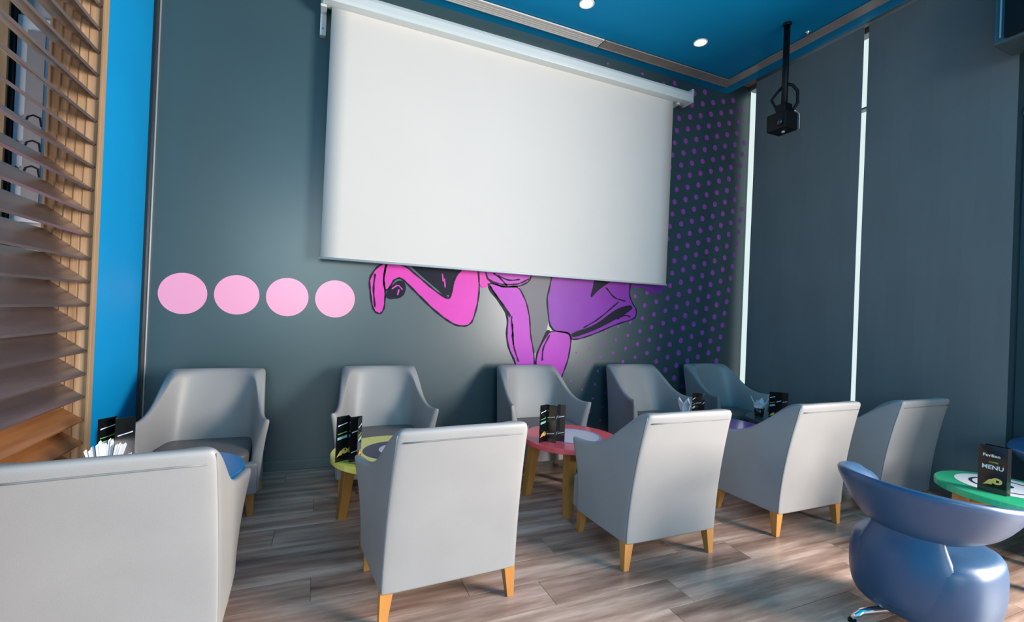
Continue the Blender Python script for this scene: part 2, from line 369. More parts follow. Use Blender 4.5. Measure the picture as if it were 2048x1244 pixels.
lay = [0]
def wpoly(name, pts, mat, parent=mu, depth=None):
    lay[0] += 1; d = (depth if depth is not None else 0.0012 + 0.00035*lay[0])
    bm = bmesh.new(); a = [bm.verts.new((x-1.7, -d, z)) for x, z in pts]
    f_ = bm.faces.new(a); bmesh.ops.triangulate(bm, faces=[f_])
    return bm_obj(name, bm, mat, parent)
def smoothp(pts, it=1, closed=True):
    for _ in range(it):
        q = []
        n = len(pts)
        for i in range(n if closed else n-1):
            a, b = pts[i], pts[(i+1) % n]
            q.append((a[0]*.8+b[0]*.2, a[1]*.8+b[1]*.2)); q.append((a[0]*.2+b[0]*.8, a[1]*.2+b[1]*.8))
        if not closed: q = [pts[0]] + q + [pts[-1]]
        pts = q
    return pts
def ribbon(bm, pts, w0, d, closed=False):
    n = len(pts); L = []; R_ = []
    for i, p in enumerate(pts):
        a = pts[(i-1) % n] if (closed or i) else p; b = pts[(i+1) % n] if (closed or i < n-1) else p
        tx, tz = b[0]-a[0], b[1]-a[1]; l = math.hypot(tx, tz) or 1
        ww = w0*(0.55+0.45*math.sin(i*0.9)**2)
        L.append(bm.verts.new((p[0]-1.7 - tz/l*ww, -d, p[1] + tx/l*ww))); R_.append(bm.verts.new((p[0]-1.7 + tz/l*ww, -d, p[1] - tx/l*ww)))
    for i in range(n if closed else n-1):
        j = (i+1) % n; bm.faces.new((L[i], L[j], R_[j], R_[i]))
for cx, cz, rr in ((-0.917, 1.342, 0.149), (-0.579, 1.350, 0.148), (-0.238, 1.351, 0.149), (0.109, 1.354, 0.150)):
    wpoly('pink_dot', [(cx+rr*math.cos(2*PI*i/48), cz+rr*math.sin(2*PI*i/48)) for i in range(48)], M['pink_dot'], depth=0.0015)
# polka dots
bm = bmesh.new()
for i in range(-14, 8):
    for j in range(-6, 30):
        x = 3.747 - 0.0245*j + 0.154*i; z = 3.71 - 0.139*j + 0.047*i
        if x < 2.33 + max(0, (0.9-z))*0.0 or x > 4.58 or z < 0.12 or z > 3.93: continue
        if x < 2.9 and 1.0 < z < 1.9 and x < 2.3 + (z-0.7)*0.6: continue
        rr = 0.010 + 0.021*min(1, max(0, (x-2.4)/1.3))
        if z > 3.72 and x < 3.3: rr *= 0.8
        vs = [bm.verts.new((x-1.7+rr*math.cos(2*PI*k/12), -0.0014, z+rr*math.sin(2*PI*k/12))) for k in range(12)]; bm.faces.new(vs)
o = bm_obj('polka_dots', bm, M['dot_print'], mu); o['kind'] = 'stuff'; o['label'] = 'mauve polka dots shrinking towards the left'
sm = {k: smoothp(v, 2) for k, v in POLY.items()}
for k, nm, m in (('greyp', 'grey_backdrop', 'mural_grey'), ('arm', 'purple_arm', 'deep_purple'), ('legC', 'purple_leg', 'magenta'), ('skirtD', 'purple_skirt', 'purple'),
                 ('shorts', 'dark_shorts', 'ink'), ('waist', 'pink_waist', 'pink'), ('legB', 'magenta_leg', 'magenta'), ('hem', 'pink_hem', 'magenta'),
                 ('shoe', 'pink_shoe', 'pink'), ('legA', 'pink_leg', 'pink'), ('heel', 'shoe_heel', 'ink')):
    wpoly(nm, sm[k], M[m])
for k, nm in (('foldD', 'skirt_fold'), ('darkD', 'skirt_dark_print'), ('cuffC', 'knee_outline')): wpoly(nm, sm[k], M['ink'])  # dark accents of the printed figures
bm = bmesh.new()
for k, ww in (('legA', 0.009), ('shoe', 0.008), ('legB', 0.008), ('hem', 0.009), ('legC', 0.008), ('skirtD', 0.008), ('heel', 0.006)): ribbon(bm, sm[k], ww, 0.0070, True)
for pts in ([(1.41,1.60),(1.50,1.565),(1.60,1.56),(1.72,1.575),(1.82,1.63)],[(1.41,1.56),(1.48,1.47),(1.56,1.37),(1.64,1.26)],[(1.43,1.54),(1.50,1.45),(1.58,1.36),(1.65,1.27)], [(0.70,1.68),(0.80,1.60),(0.93,1.50),(1.05,1.40)], [(1.14,1.66),(1.09,1.58),(1.07,1.45)], [(1.50,1.64),(1.62,1.60),(1.73,1.62)], [(1.46,1.66),(1.54,1.61),(1.60,1.55)],
            [(1.68,1.08),(1.66,1.22),(1.66,1.27)], [(1.69,1.0),(1.68,1.1),(1.67,1.2)], [(1.75,0.84),(1.70,0.96),(1.67,1.1)], [(2.45,1.18),(2.62,1.27),(2.86,1.46)], [(2.70,1.60),(2.80,1.5),(2.95,1.47)],
            [(2.85,1.28),(2.95,1.33),(3.02,1.31)], [(0.41,1.58),(0.40,1.45),(0.42,1.3)], [(2.0,0.85),(2.0,0.97),(2.07,1.1)]):
    ribbon(bm, smoothp(pts, 2, False), 0.009, 0.0072)
o = bm_obj('ink_outlines', bm, M['ink'], mu); o['kind'] = 'stuff'
for pts in ([(0.55,1.46),(0.60,1.50),(0.64,1.46)], [(0.60,1.41),(0.61,1.46)], [(0.98,1.62),(0.99,1.55)], [(1.0,1.58),(1.01,1.50)]):
    bm = bmesh.new(); ribbon(bm, smoothp(pts, 1, False), 0.007, 0.0076); bm_obj('pink_fleck', bm, M['pink'], mu)
wpoly('purple_hair', smoothp([(2.13,3.80),(2.22,3.86),(2.36,3.84),(2.42,3.77),(2.3,3.7),(2.15,3.72)], 2), M['purple'])

# ------------------------------------------------------------------ projection screen
ps = empty('projection_screen', (1.675, 3.82, 3.66)); tag(ps, 'large white pull-down projection screen hanging on the mural wall', 'projector screen')
bm = bmesh.new()
nx = 24; g = {}
for s in (0, 1):
    for i in range(nx+1):
        for j in range(13):
            t_ = j/12; xx = -1.685 + 3.37*i/nx; xx *= 1 + 0.004*t_
            zz = -0.03 - (1.965)*t_
            yy = 0.004*math.sin(i*0.5)*t_ + 0.012*t_*t_
            g[s, i, j] = bm.verts.new((xx, yy + (0.001 if s else -0.001), zz))
for s in (0, 1):
    for i in range(nx):
        for j in range(12): bm.faces.new((g[s,i,j], g[s,i+1,j], g[s,i+1,j+1], g[s,i,j+1]))
for j in range(12):
    for i in (0, nx): bm.faces.new((g[0,i,j], g[1,i,j], g[1,i,j+1], g[0,i,j+1]))
bm_obj('screen_fabric', bm, M['screen'], ps, smooth=True)
bm = bmesh.new(); tube(bm, [(-1.70, 0.012, -1.995), (1.70, 0.012, -1.995)], 0.010, 10); bm_obj('weight_bar', bm, M['case'], ps, smooth=True)
# case: rounded profile extruded along x
prof = [(-0.075,-0.045),(-0.080,-0.02),(-0.080,0.03),(-0.066,0.062),(-0.035,0.078),(0.03,0.080),(0.05,0.07),(0.055,0.0),(0.05,-0.045),(0.015,-0.052),(-0.02,-0.052)]
bm = bmesh.new(); A = [bm.verts.new((-1.735, a, b)) for a, b in prof]; B = [bm.verts.new((1.86, a, b)) for a, b in prof]
bm.faces.new(A[::-1]); bm.faces.new(B)
for i in range(len(prof)): j = (i+1) % len(prof); bm.faces.new((A[i], A[j], B[j], B[i]))
bm_obj('case', bm, M['case'], ps, bevel=0.004)
for x0, x1 in ((-1.755, -1.735), (1.86, 1.882)):
    boxo('end_cap', (x0, x1, -0.088, 0.06, -0.055, 0.090), M['case'], ps, bevel=0.006)
for x0 in (-1.765, 1.715):
    bm = bmesh.new(); box(bm, x0, x0+0.045, 0.085, 0.133, -0.24, 0.10); box(bm, x0, x0+0.045, -0.02, 0.09, -0.075, -0.055)
    br = bm_obj('wall_bracket', bm, M['case'], ps, bevel=0.003)
    bm = bmesh.new(); tube(bm, [(x0+0.022, 0.078, -0.19), (x0+0.022, 0.086, -0.19)], 0.008, 8); bm_obj('screw', bm, M['chrome'], br)

# ------------------------------------------------------------------ projector on its pole
pj = empty('ceiling_projector', (3.70, 2.80, ZC)); tag(pj, 'small black projector hanging from a black ceiling pole before the blinds', 'projector')
bm = bmesh.new(); lathe(bm, [(0, 0), (0.036, 0), (0.036, -0.012), (0.028, -0.02), (0.0, -0.02)], 20); bm_obj('ceiling_plate', bm, M['black'], pj)
bm = bmesh.new(); tube(bm, [(0, 0, -0.01), (0.0, 0, -0.80)], 0.026, 14); bm_obj('pole', bm, M['black'], pj, smooth=True)
bm = bmesh.new(); box(bm, -0.045, 0.045, -0.045, 0.045, -0.80, -0.72); box(bm, -0.008, 0.008, -0.07, 0.07, -0.86, -0.79); bm_obj('mount_yoke', bm, M['black'], pj, bevel=0.004)
bd = boxo('projector_body', (-0.085, 0.085, -0.075, 0.105, -0.955, -0.80), M['black'], pj, bevel=0.014)
bm = bmesh.new(); tube(bm, [(-0.088, -0.03, -0.90), (-0.105, -0.03, -0.90)], 0.028, 18); bm_obj('projector_lens', bm, M['smoked'], bd, smooth=True)
bm = bmesh.new(); lathe(bm, [(0, -0.955), (0.016, -0.955), (0.012, -0.968), (0, -0.968)], 14); bm_obj('projector_foot', bm, M['pale_trim'], bd)
bm = bmesh.new(); tube(bm, [(0.02,-0.08,-0.795),(0.06,-0.08,-0.80),(0.088,-0.08,-0.815),(0.092,-0.08,-0.86),(0.092,-0.08,-0.94)], 0.0045, 8); bm_obj('glint_edge', bm, M['pale_trim'], bd, smooth=True)  # pale tube standing in for the glint along the body edge
bm = bmesh.new(); tube(bm, [(0.0,-0.03,-0.55),(0.03,-0.05,-0.56),(0.055,-0.08,-0.62),(0.06,-0.08,-0.72),(0.03,-0.05,-0.80)], 0.013, 8); bm_obj('cable', bm, M['black'], pj, smooth=True)
bm = bmesh.new(); tube(bm, [(0.0,0.02,-0.55),(-0.03,0.05,-0.60),(-0.06,0.08,-0.66),(-0.04,0.05,-0.74),(-0.03,0.03,-0.80)], 0.011, 8); bm_obj('cable', bm, M['black'], pj, smooth=True)

# ------------------------------------------------------------------ speaker on the column
sp = empty('wall_speaker', (4.10, 1.36, 3.42)); tag(sp, 'black wall speaker high on the dark column right of blinds', 'speaker')
boxo('cabinet', (-0.13, 0.13, -0.17, 0.19, -0.255, 0.30), M['wall_dark'], sp, bevel=0.012)
boxo('front_grille', (-0.150, -0.131, -0.155, 0.13, -0.235, 0.285), M['black'], sp, bevel=0.008)
boxo('trim_strip', (-0.140, -0.131, 0.145, 0.153, -0.22, 0.285), M['pale_trim'], sp)
boxo('mounting_bracket', (0.13, 0.395, -0.04, 0.04, -0.06, 0.06), M['black'], sp)

# picture panel with a white edge, on the column
pn = empty('column_panel', (4.499, 1.330, 1.0)); tag(pn, 'tall teal panel with rounded white edged corner on the dark column', 'panel')
def rounded(y0, y1, z0, z1, rr, n=8):
    pts = []
    for cy, cz, a0 in ((y1-rr, z1-rr, 0), (y0+rr, z1-rr, 90), (y0+rr, z0+rr, 180), (y1-rr, z0+rr, 270)):
        for i in range(n+1):
            a = math.radians(a0 + 90*i/n); pts.append((cy+rr*math.cos(a), cz+rr*math.sin(a)))
    return pts
pts = rounded(-0.22, 0.235, -0.55, 1.93, 0.09)
bm = bmesh.new(); A = [bm.verts.new((-0.012, a, b)) for a, b in pts]; B = [bm.verts.new((0.0, a, b)) for a, b in pts]
bm.faces.new(A); bm.faces.new(B[::-1])
for i in range(len(pts)): j = (i+1) % len(pts); bm.faces.new((A[i], A[j], B[j], B[i]))
bm_obj('panel_board', bm, M['wall_dark'], pn)
arc = [p for p in pts if p[1] > 1.835]
bm = bmesh.new(); tube(bm, [(-0.014, a, b) for a, b in arc], 0.008, 8); bm_obj('white_edge', bm, M['poster_white'], pn, smooth=True)

# ------------------------------------------------------------------ upholstered armchairs
def armchair_proto():
    t = empty('armchair')
    OY = -0.25
    # stations along the U, left arm front -> back -> right arm front (outer surface), bottom & top
    half = [ # (y_bottom, x_bottom, y_top, x_top, z_top)
        (0.475, 0.325, 0.462, 0.380, 0.572),
        (0.43, 0.324, 0.41, 0.357, 0.562),
        (0.36, 0.321, 0.33, 0.334, 0.566),
        (0.28, 0.317, 0.25, 0.318, 0.592),
        (0.20, 0.312, 0.17, 0.308, 0.640),
        (0.12, 0.307, 0.09, 0.301, 0.706),
        (0.06, 0.304, 0.00, 0.294, 0.772),
        (0.020, 0.302, -0.072, 0.288, 0.810),
        (0.004, 0.298, -0.103, 0.282, 0.817),
        (0.0, 0.285, -0.113, 0.268, 0.817),
        (-0.002, 0.18, -0.118, 0.17, 0.819)]
    st = [(-x, y, -X, Y, Z) for (y, x, Y, X, Z) in half] + [(0, -0.002, 0, -0.120, 0.820)] + [(x, y, X, Y, Z) for (y, x, Y, X, Z) in reversed(half)]
    n = len(st); V = [0, 0.02, 0.2, 0.4, 0.6, 0.8, 0.94, 1.0]
    def outer(i, v):
        xb, yb, xt, yt, zt = st[i]
        e = v**1.7; z = 0.14 + (zt-0.14)*v
        x = xb + (xt-xb)*e; y = yb + (yt-yb)*e
        if i in (0, n-1): y -= 0.030*math.sin(PI*min(1, v*1.0))**2     # concave arm front
        return Vector((x, y, z))
    bm = bmesh.new(); P3 = []
    for i in range(n):
        col_ = []
        # inward normal in plan
        a = outer(max(0, i-1), 0.6); b = outer(min(n-1, i+1), 0.6); tv = (b-a); nv = Vector((-tv.y, tv.x, 0)).normalized()
        if i in (0, 1): nv = Vector((1, 0, 0))
        if i in (n-2, n-1): nv = Vector((-1, 0, 0))
        c = Vector((0, 0.25, 0)) - outer(i, 0.6); c.z = 0
        if nv.dot(c) < 0: nv = -nv
        back = max(0, 1 - abs(i-(n-1)/2)/4.5)
        for v in V: col_.append(outer(i, v))
        top = outer(i, 1.0)
        thk = lambda v: 0.045 + (1-v)*(0.03 + 0.10*back)
        col_.append(top + nv*0.012 + Vector((0,0,0.012))); col_.append(top + nv*0.034 + Vector((0,0,0.012)))
        for v in reversed(V[1:]): col_.append(outer(i, v) + nv*thk(v) + Vector((0, 0, 0 if v < 1 else -0.002)))
        P3.append(col_)
    m = len(P3[0]); k0 = len(V)+1
    for it in range(14):                      # round the inside of the tub, sharp outside kept
        Q = [[p.copy() for p in c_] for c_ in P3]
        for i in range(2, n-2):
            for j in range(k0, m):
                wgt = 0.16 if j == k0 else 0.5; wgt = wgt if j < m-1 else 0.3
                a_, b_ = Q[i-1][j], Q[i+1][j]; t2 = (a_+b_)/2
                P3[i][j].x += (t2.x-Q[i][j].x)*wgt; P3[i][j].y += (t2.y-Q[i][j].y)*wgt
    grid = [[bm.verts.new((p.x, p.y+OY, p.z)) for p in c_] for c_ in P3]
    for i in range(n-1):
        for j in range(m-1): bm.faces.new((grid[i][j], grid[i+1][j], grid[i+1][j+1], grid[i][j+1]))
        bm.faces.new((grid[i][m-1], grid[i+1][m-1], grid[i+1][0], grid[i][0]))
    for i in (0, n-1):
        # cap as strip between outer and inner columns
        col_ = grid[i]; k = len(V)
        inn = col_[m-1:k+1:-1]      # low..high on the inner side
        for a in range(len(inn)-1): bm.faces.new((col_[a+1], col_[a+2], inn[a+1], inn[a]))
        bm.faces.new((col_[0], col_[1], inn[0]))
        bm.faces.new((col_[k-1], col_[k], col_[k+1], inn[-1]))
    cl = bm.edges.layers.float.new('crease_edge')
    for c_, i in ((0.75, 8), (0.75, n-9)):
        for j in range(len(V)-1):
            e = bm.edges.get((grid[i][j], grid[i][j+1]))
            if e: e[cl] = c_
    for i in range(n-1):
        e = bm.edges.get((grid[i][0], grid[i+1][0]))
        if e: e[cl] = 0.9
    sh = bm_obj('upholstered_shell', bm, M['leather'], t, smooth=True, sub=2)
    # piping along the back just below the top and down both rear corners
    bm = bmesh.new()
    pts = []
    for i in range(9, n-9):
        p = outer(i, 0.945); pts.append((p.x, p.y+OY-0.001, p.z))
    pts = [(pts[0][0]+0.012, pts[0][1], pts[0][2])] + pts[1:-1] + [(pts[-1][0]-0.012, pts[-1][1], pts[-1][2])]
    tube(bm, pts, 0.0032, 6)
    bm_obj('piping', bm, M['leather_seam'], sh, smooth=True)
    for i in (8, n-9):
        bm = bmesh.new(); tube(bm, [(outer(i, v).x, outer(i, v).y+OY+0.002, outer(i, v).z) for v in [0.01+0.98*k/10 for k in range(11)]], 0.0024, 6)
        bm_obj('corner_seam', bm, M['leather_seam'], sh, smooth=True)
    # seat base with curved front apron
    def slab(name, x, y0, y1, z0, z1, bow, mat, bev, crown=0.0):
        bm = bmesh.new(); nx = 8; A = {}
        for i in range(nx+1):
            s = -1 + 2*i/nx; xx = x*s; yf = y1 + bow*(1-s*s)
            for j, (yy, zz) in enumerate(((y0, z0), (yf, z0), (yf, z1), (y0+(yf-y0)*0.55, z1+crown*(1-s*s)), (y0, z1))): A[i, j] = bm.verts.new((xx, yy+OY, zz))
        for i in range(nx):
            for j in range(5): bm.faces.new((A[i, j], A[i+1, j], A[i+1, (j+1) % 5], A[i, (j+1) % 5]))
        for i in (0, nx): bm.faces.new([A[i, j] for j in range(5)])
        return bm_obj(name, bm, mat, t, smooth=False, bevel=bev)
    sb_ = slab('seat_base', 0.275, 0.045, 0.46, 0.142, 0.300, 0.0, M['leather'], 0.006)
    slab('front_apron', 0.318, 0.455, 0.510, 0.142, 0.330, 0.030, M['leather'], 0.012)
    sc_ = slab('seat_cushion', 0.262, 0.07, 0.47, 0.285, 0.388, 0.05, M['leather_seat'], 0.028, 0.020)
    for p in sc_.data.polygons: p.use_smooth = True
    # tapered legs
    for sx, y, sp_ in ((-1, 0.035, -0.01), (1, 0.035, -0.01), (-1, 0.455, 0.012), (1, 0.455, 0.012)):
        bm = bmesh.new(); frust(bm, (sx*0.275+sx*0.012, y+sp_+OY, 0.0), (0.0155, 0.0155), (sx*0.275, y+OY, 0.150), (0.027, 0.027))
        bm_obj('leg', bm, M['leg_wood'], t, bevel=0.002)
    return t
CH = [ # x, y, rz, label
    (-0.598, 2.030, 0.085, 'nearest grey armchair at the lower left, its back cut by the frame'),
    (0.558, 2.14, 0.045, 'grey armchair with its back to us, in front of the yellow table'),
    (1.785, 2.15, 0.0, 'grey armchair with its back to us, between red and purple tables'),
    (2.915, 2.16, 0.0, 'pale lit grey armchair seen from behind, left of the bright slit'),
    (3.830, 2.11, 0.0, 'dark shaded armchair seen from behind, below the right roller blind'),
    (-0.630, 3.38, PI, 'grey armchair against the mural wall below the pink dots, behind blue table'),
    (0.460, 3.47, PI, 'grey armchair against the wall behind the yellow table, facing us'),
    (1.765, 3.47, PI, 'grey armchair against the wall below the magenta legs, behind red table'),
    (2.930, 3.47, PI, 'brownish lit armchair against the dotted wall, fourth from left by wall'),
    (3.925, 3.47, PI, 'armchair in the far corner between the dotted wall and the blind')]
ac = armchair_proto()
for i, (x, y, rz, lb) in enumerate(CH):
    if i == 0: ac.location = (x, y, 0); ac.rotation_euler.z = rz; ac['label'] = lb; ac['category'] = 'armchair'; ac['group'] = 'grey upholstered armchairs'
    else: dup(ac, (x, y, 0), rz, lb)

# ------------------------------------------------------------------ round tables
ZT = 0.44
def table(x, y, col_, edge, label, ring=None, rt=0.34, rz=0.25):
    t = empty('round_table', (x, y, 0), rz)
    mt = plain('table_top_' + edge, col_, rough=0.22, noise=0.05, scale=4, coat=0.4)
    bm = bmesh.new(); lathe(bm, [(0, ZT-0.035), (rt-0.004, ZT-0.035), (rt, ZT-0.031), (rt, ZT-0.004), (rt-0.004, ZT), (0, ZT)], 64)
    tp = bm_obj('table_top', bm, mt, t)
    if ring:
        for nm, r0_, r1_, cx, cy, m_, z in ring:
            bm = bmesh.new()
            if r0_ == 0: disc(bm, (cx, cy), r1_, ZT+z, 48)
            else:
                a = [bm.verts.new((cx+r0_*math.cos(2*PI*k/48), cy+r0_*math.sin(2*PI*k/48), ZT+z)) for k in range(48)]
                b = [bm.verts.new((cx+r1_*math.cos(2*PI*k/48), cy+r1_*math.sin(2*PI*k/48), ZT+z)) for k in range(48)]
                for k in range(48): bm.faces.new((a[k], a[(k+1) % 48], b[(k+1) % 48], b[k]))
            bm_obj(nm, bm, m_, tp)
    for k in range(4):
        a = PI/4 + k*PI/2; c, s = math.cos(a), math.sin(a)
        bm = bmesh.new(); frust(bm, (c*rt*0.88, s*rt*0.88, 0), (0.026, 0.026), (c*rt*0.74, s*rt*0.74, ZT-0.034), (0.034, 0.034)); bm_obj('leg', bm, M['table_wood'], t, bevel=0.003)
    for k in range(2):
        a = PI/4 + k*PI/2; c, s = math.cos(a), math.sin(a)
        bm = bmesh.new(); tube(bm, [(-c*0.225, -s*0.225, ZT-0.06-0.025*k), (c*0.225, s*0.225, ZT-0.06-0.025*k)], 0.014, 8); bm_obj('cross_rail', bm, M['table_wood'], t)
    return tag(t, label, 'table', 'round cafe tables')
navy = plain('navy_print', (0.02, 0.02, 0.07), rough=0.25); palew = plain('pale_lilac_print', (0.62, 0.58, 0.66), rough=0.25); blueg = plain('grey_blue_print', (0.28, 0.32, 0.48), rough=0.25); whitep = plain('white_print', (0.8, 0.8, 0.8), rough=0.25)
TB = [(-0.675, 2.745), (0.425, 2.81), (1.680, 2.82), (3.120, 2.82), (3.930, 2.82), (3.54, 1.25)]
table(*TB[0], (0.0, 0.26, 0.62), 'blue', 'bright blue round table at left behind the nearest armchair')
table(*TB[1], (0.85, 0.74, 0.12), 'yellow', 'yellow round table with a navy and white disc print', [('navy_print_disc', 0, 0.19, 0.03, 0.0, navy, 0.0008), ('white_print_disc', 0, 0.125, 0.06, 0.0, palew, 0.0016)])
table(*TB[2], (0.88, 0.105, 0.12), 'red', 'coral red round table with a pale lilac disc print', [('blue_print_ring', 0.185, 0.205, 0.02, 0, blueg, 0.0008), ('lilac_print_disc', 0, 0.185, 0.02, 0, palew, 0.0008)])
table(*TB[3], (0.32, 0.07, 0.42), 'purple', 'purple round table mostly hidden behind the third armchair back')
table(*TB[4], (0.10, 0.10, 0.11), 'dark', 'hidden round table in the far corner behind the pale armchair')
table(*TB[5], (0.03, 0.45, 0.20), 'green', 'green round table at right with a white and black swirl print', rt=0.30,
      ring=[('white_print_disc', 0, 0.20, 0.05, 0.02, whitep, 0.0008), ('black_print_ring', 0.125, 0.14, 0.05, 0.02, navy, 0.0016), ('black_print_disc', 0, 0.05, 0.06, 0.03, navy, 0.0016)])

# ------------------------------------------------------------------ standing menus
def text_mesh(body, size):
    cu = bpy.data.curves.new('txt', 'FONT'); cu.body = body; cu.size = size; cu.align_x = 'CENTER'; cu.offset = size*0.02; cu.resolution_u = 2
    o = bpy.data.objects.new('txt', cu); C.objects.link(o); bpy.context.view_layer.update()
    me = bpy.data.meshes.new_from_object(o.evaluated_get(bpy.context.evaluated_depsgraph_get()))
    bpy.data.objects.remove(o); me.name = 'print'; return me
TXT = {'title': text_mesh('MENU', 0.040), 'script': text_mesh('Pavilion', 0.022), 'small': text_mesh('COFFEE', 0.011)}
for k, m_ in (('title', 'menu_print'), ('script', 'menu_print'), ('small', 'menu_green')): TXT[k].materials.append(M[m_])
def logo_pts():
    pts = []
    for i in range(20):
        a = math.radians(-150 + 300*i/19); pts.append((0.020+0.022*math.cos(a), 0.018*math.sin(a)))
    return pts + [(-0.012, 0.004), (-0.036, -0.030), (-0.022, -0.024), (0.0, -0.022)]
def card_menu(name, pts, h, label, face_print):
    """folded card: plan polyline pts (world xy), each leaf a thin slab; prints on the side facing -y"""
    cx = sum(p[0] for p in pts)/len(pts); cy = sum(p[1] for p in pts)/len(pts)
    t = empty(name, (cx, cy, ZT+0.001))
    for k in range(len(pts)-1):
        a = Vector((pts[k][0]-cx, pts[k][1]-cy, 0)); b = Vector((pts[k+1][0]-cx, pts[k+1][1]-cy, 0)); d = (b-a); L = d.length; d.normalize()
        nrm = Vector((d.y, -d.x, 0))
        cam2 = Vector((0-cx, 0-cy, 0))
        if nrm.dot(cam2) < 0: nrm = -nrm
        bm = bmesh.new(); th = 0.0022
        vs = []
        for z in (0, h):
            for q, s in ((a, 1), (b, 1), (b, -1), (a, -1)): p = q + nrm*th*s*0.5; vs.append(bm.verts.new((p.x, p.y, z)))
        for q in ((0,1,2,3),(4,5,6,7),(0,1,5,4),(1,2,6,5),(2,3,7,6),(3,0,4,7)): bm.faces.new([vs[i] for i in q])
        lf = bm_obj('menu_leaf', bm, M['menu_black'], t)
        # orientation: right-hand direction seen from the camera side
        rd = d if d.cross(Vector((0,0,1))).dot(nrm) > 0 else -d
        mid = (a+b)/2 + nrm*(th*0.5+0.0006)
        R3 = Matrix((rd, Vector((0,0,1)), nrm)).transposed().to_4x4()
        def put(nm, me, x, z, s=1.0):
            o = bpy.data.objects.new(nm, me); C.objects.link(o); o.parent = lf
            o.matrix_local = Matrix.Translation(mid + rd*x + Vector((0,0,z))) @ R3 @ Matrix.Scale(s, 4); return o
        def shape(nm, pts2, m_, x, z, s=1.0, dz=0.0):
            bm = bmesh.new(); f_ = bm.faces.new([bm.verts.new((px, pz, dz)) for px, pz in pts2]); bmesh.ops.triangulate(bm, faces=[f_])
            me = bpy.data.meshes.new('print'); bm.to_mesh(me); bm.free(); me.materials.append(M[m_]); return put(nm, me, x, z, s)
        sl = [(-0.5*L*0.75, -0.006), (-0.5*L*0.3, -0.001), (0.5*L*0.75, 0.006), (0.5*L*0.75, 0.012), (-0.5*L*0.1, 0.005), (-0.5*L*0.75, 0.001)]
        kind = face_print[k]
        if kind == 'cover':
            w_ = min(1.0, L/0.115)
            put('menu_title', TXT['title'], 0.002, h*0.50, w_*0.80); put('script_title', TXT['script'], -0.004, h*0.76, w_*1.05); put('small_print', TXT['small'], 0.004, h*0.635, w_)
            shape('gold_emblem', logo_pts(), 'menu_gold', 0.0, h*0.26, 1.0*w_)
            shape('emblem_eye', [(0.017, -0.006), (0.029, -0.006), (0.029, 0.006), (0.017, 0.006)], 'menu_black', 0.0, h*0.26, w_, 0.0004)
        elif kind == 'half':
            shape('white_stroke', sl, 'menu_print', 0, h*0.80); shape('mint_band', [(-L*.40, -0.010), (L*.40, -0.002), (L*.40, 0.012), (-L*.40, 0.004)], 'menu_mint', 0, h*0.52)
            shape('green_band', [(-L*.38, 0.0), (L*.38, 0.008), (L*.38, 0.013), (-L*.38, 0.004)], 'menu_green', 0, h*0.60)
            shape('gold_emblem', logo_pts(), 'menu_gold', 0.0, h*0.22, L/0.085); shape('emblem_eye', [(0.017, -0.005), (0.026, -0.005), (0.026, 0.006), (0.017, 0.006)], 'menu_black', 0.0, h*0.24, 1, 0.0004)
        elif kind == 'lines':
            shape('white_stroke', sl, 'menu_print', 0, h*0.66); shape('white_stroke', sl, 'menu_print', 0, h*0.22)
    return tag(t, label, 'menu', 'folded black menus on the tables')
H_ = 0.25
card_menu('folded_menu', [(-0.985, 2.850), (-0.930, 2.925), (-0.915, 2.845), (-0.850, 2.90)], H_, 'folded black menu standing on the blue table behind the napkin fan', ['half', 'lines', 'lines'])
card_menu('folded_menu', [(0.108, 2.66), (0.172, 2.70), (0.180, 2.645), (0.240, 2.665), (0.215, 2.60)], H_, 'folded black menu standing at the left edge of the yellow table', ['half', 'plain', 'lines', 'half'])
card_menu('folded_menu', [(1.378, 2.72), (1.440, 2.745), (1.482, 2.685), (1.520, 2.735), (1.560, 2.70)], H_, 'folded black menu standing at the left edge of the red table', ['half', 'lines', 'lines', 'lines'])
card_menu('folded_menu', [(2.895, 2.92), (2.950, 2.94), (2.970, 2.885), (3.020, 2.91)], H_, 'folded black menu behind the third armchair, right of the white star napkin', ['half', 'lines', 'lines'])
card_menu('folded_menu', [(3.735, 2.86), (3.780, 2.83), (3.825, 2.805), (3.845, 2.76)], H_, 'folded black menu in the far corner, behind the pale armchair', ['half', 'lines', 'lines'])
card_menu('folded_menu', [(3.360, 1.305), (3.372, 1.195), (3.400, 1.19), (3.400, 1.295)], 0.25, 'black menu card with golden emblem standing on the green table', ['cover', 'plain', 'plain'])

# ------------------------------------------------------------------ napkins
nf = empty('napkin_holder', (-0.905, 2.715, ZT+0.001), 0.33); tag(nf, 'white holder with a fan of paper napkins on the blue table', 'napkin holder')
bm = bmesh.new(); box(bm, -0.045, 0.045, -0.022, -0.018, 0, 0.07); box(bm, -0.045, 0.045, 0.018, 0.022, 0, 0.07); box(bm, -0.045, 0.045, -0.022, 0.022, 0, 0.004)
bm_obj('holder_tray', bm, M['paper'], nf)
rn = random.Random(3)
for i in range(13):
    s = -1 + 2*i/12; bm = bmesh.new()
    x0 = s*0.034; x1 = s*0.068 + rn.uniform(-.005, .005); zt = 0.178 - 0.030*s*s + rn.uniform(-.014, .008); y0 = rn.uniform(-.013, .013); y1 = y0 + rn.uniform(-.012, .012); w_ = 0.0060
    A = [(x0-w_*.6, y0, 0.006), (x0+w_*.6, y0, 0.006), (x1+w_, y1, zt*0.93), (x1+w_*.2, y1+.002, zt), (x1-w_, y1, zt*0.95)]
    v0 = [bm.verts.new(p) for p in A]; v1 = [bm.verts.new((p[0]+.002, p[1]+0.005, p[2])) for p in A]
    bm.faces.new(v0); bm.faces.new(v1[::-1])
    for k in range(5): bm.faces.new((v0[k], v0[(k+1) % 5], v1[(k+1) % 5], v1[k]))
    bm_obj('napkin', bm, M['paper'], nf)
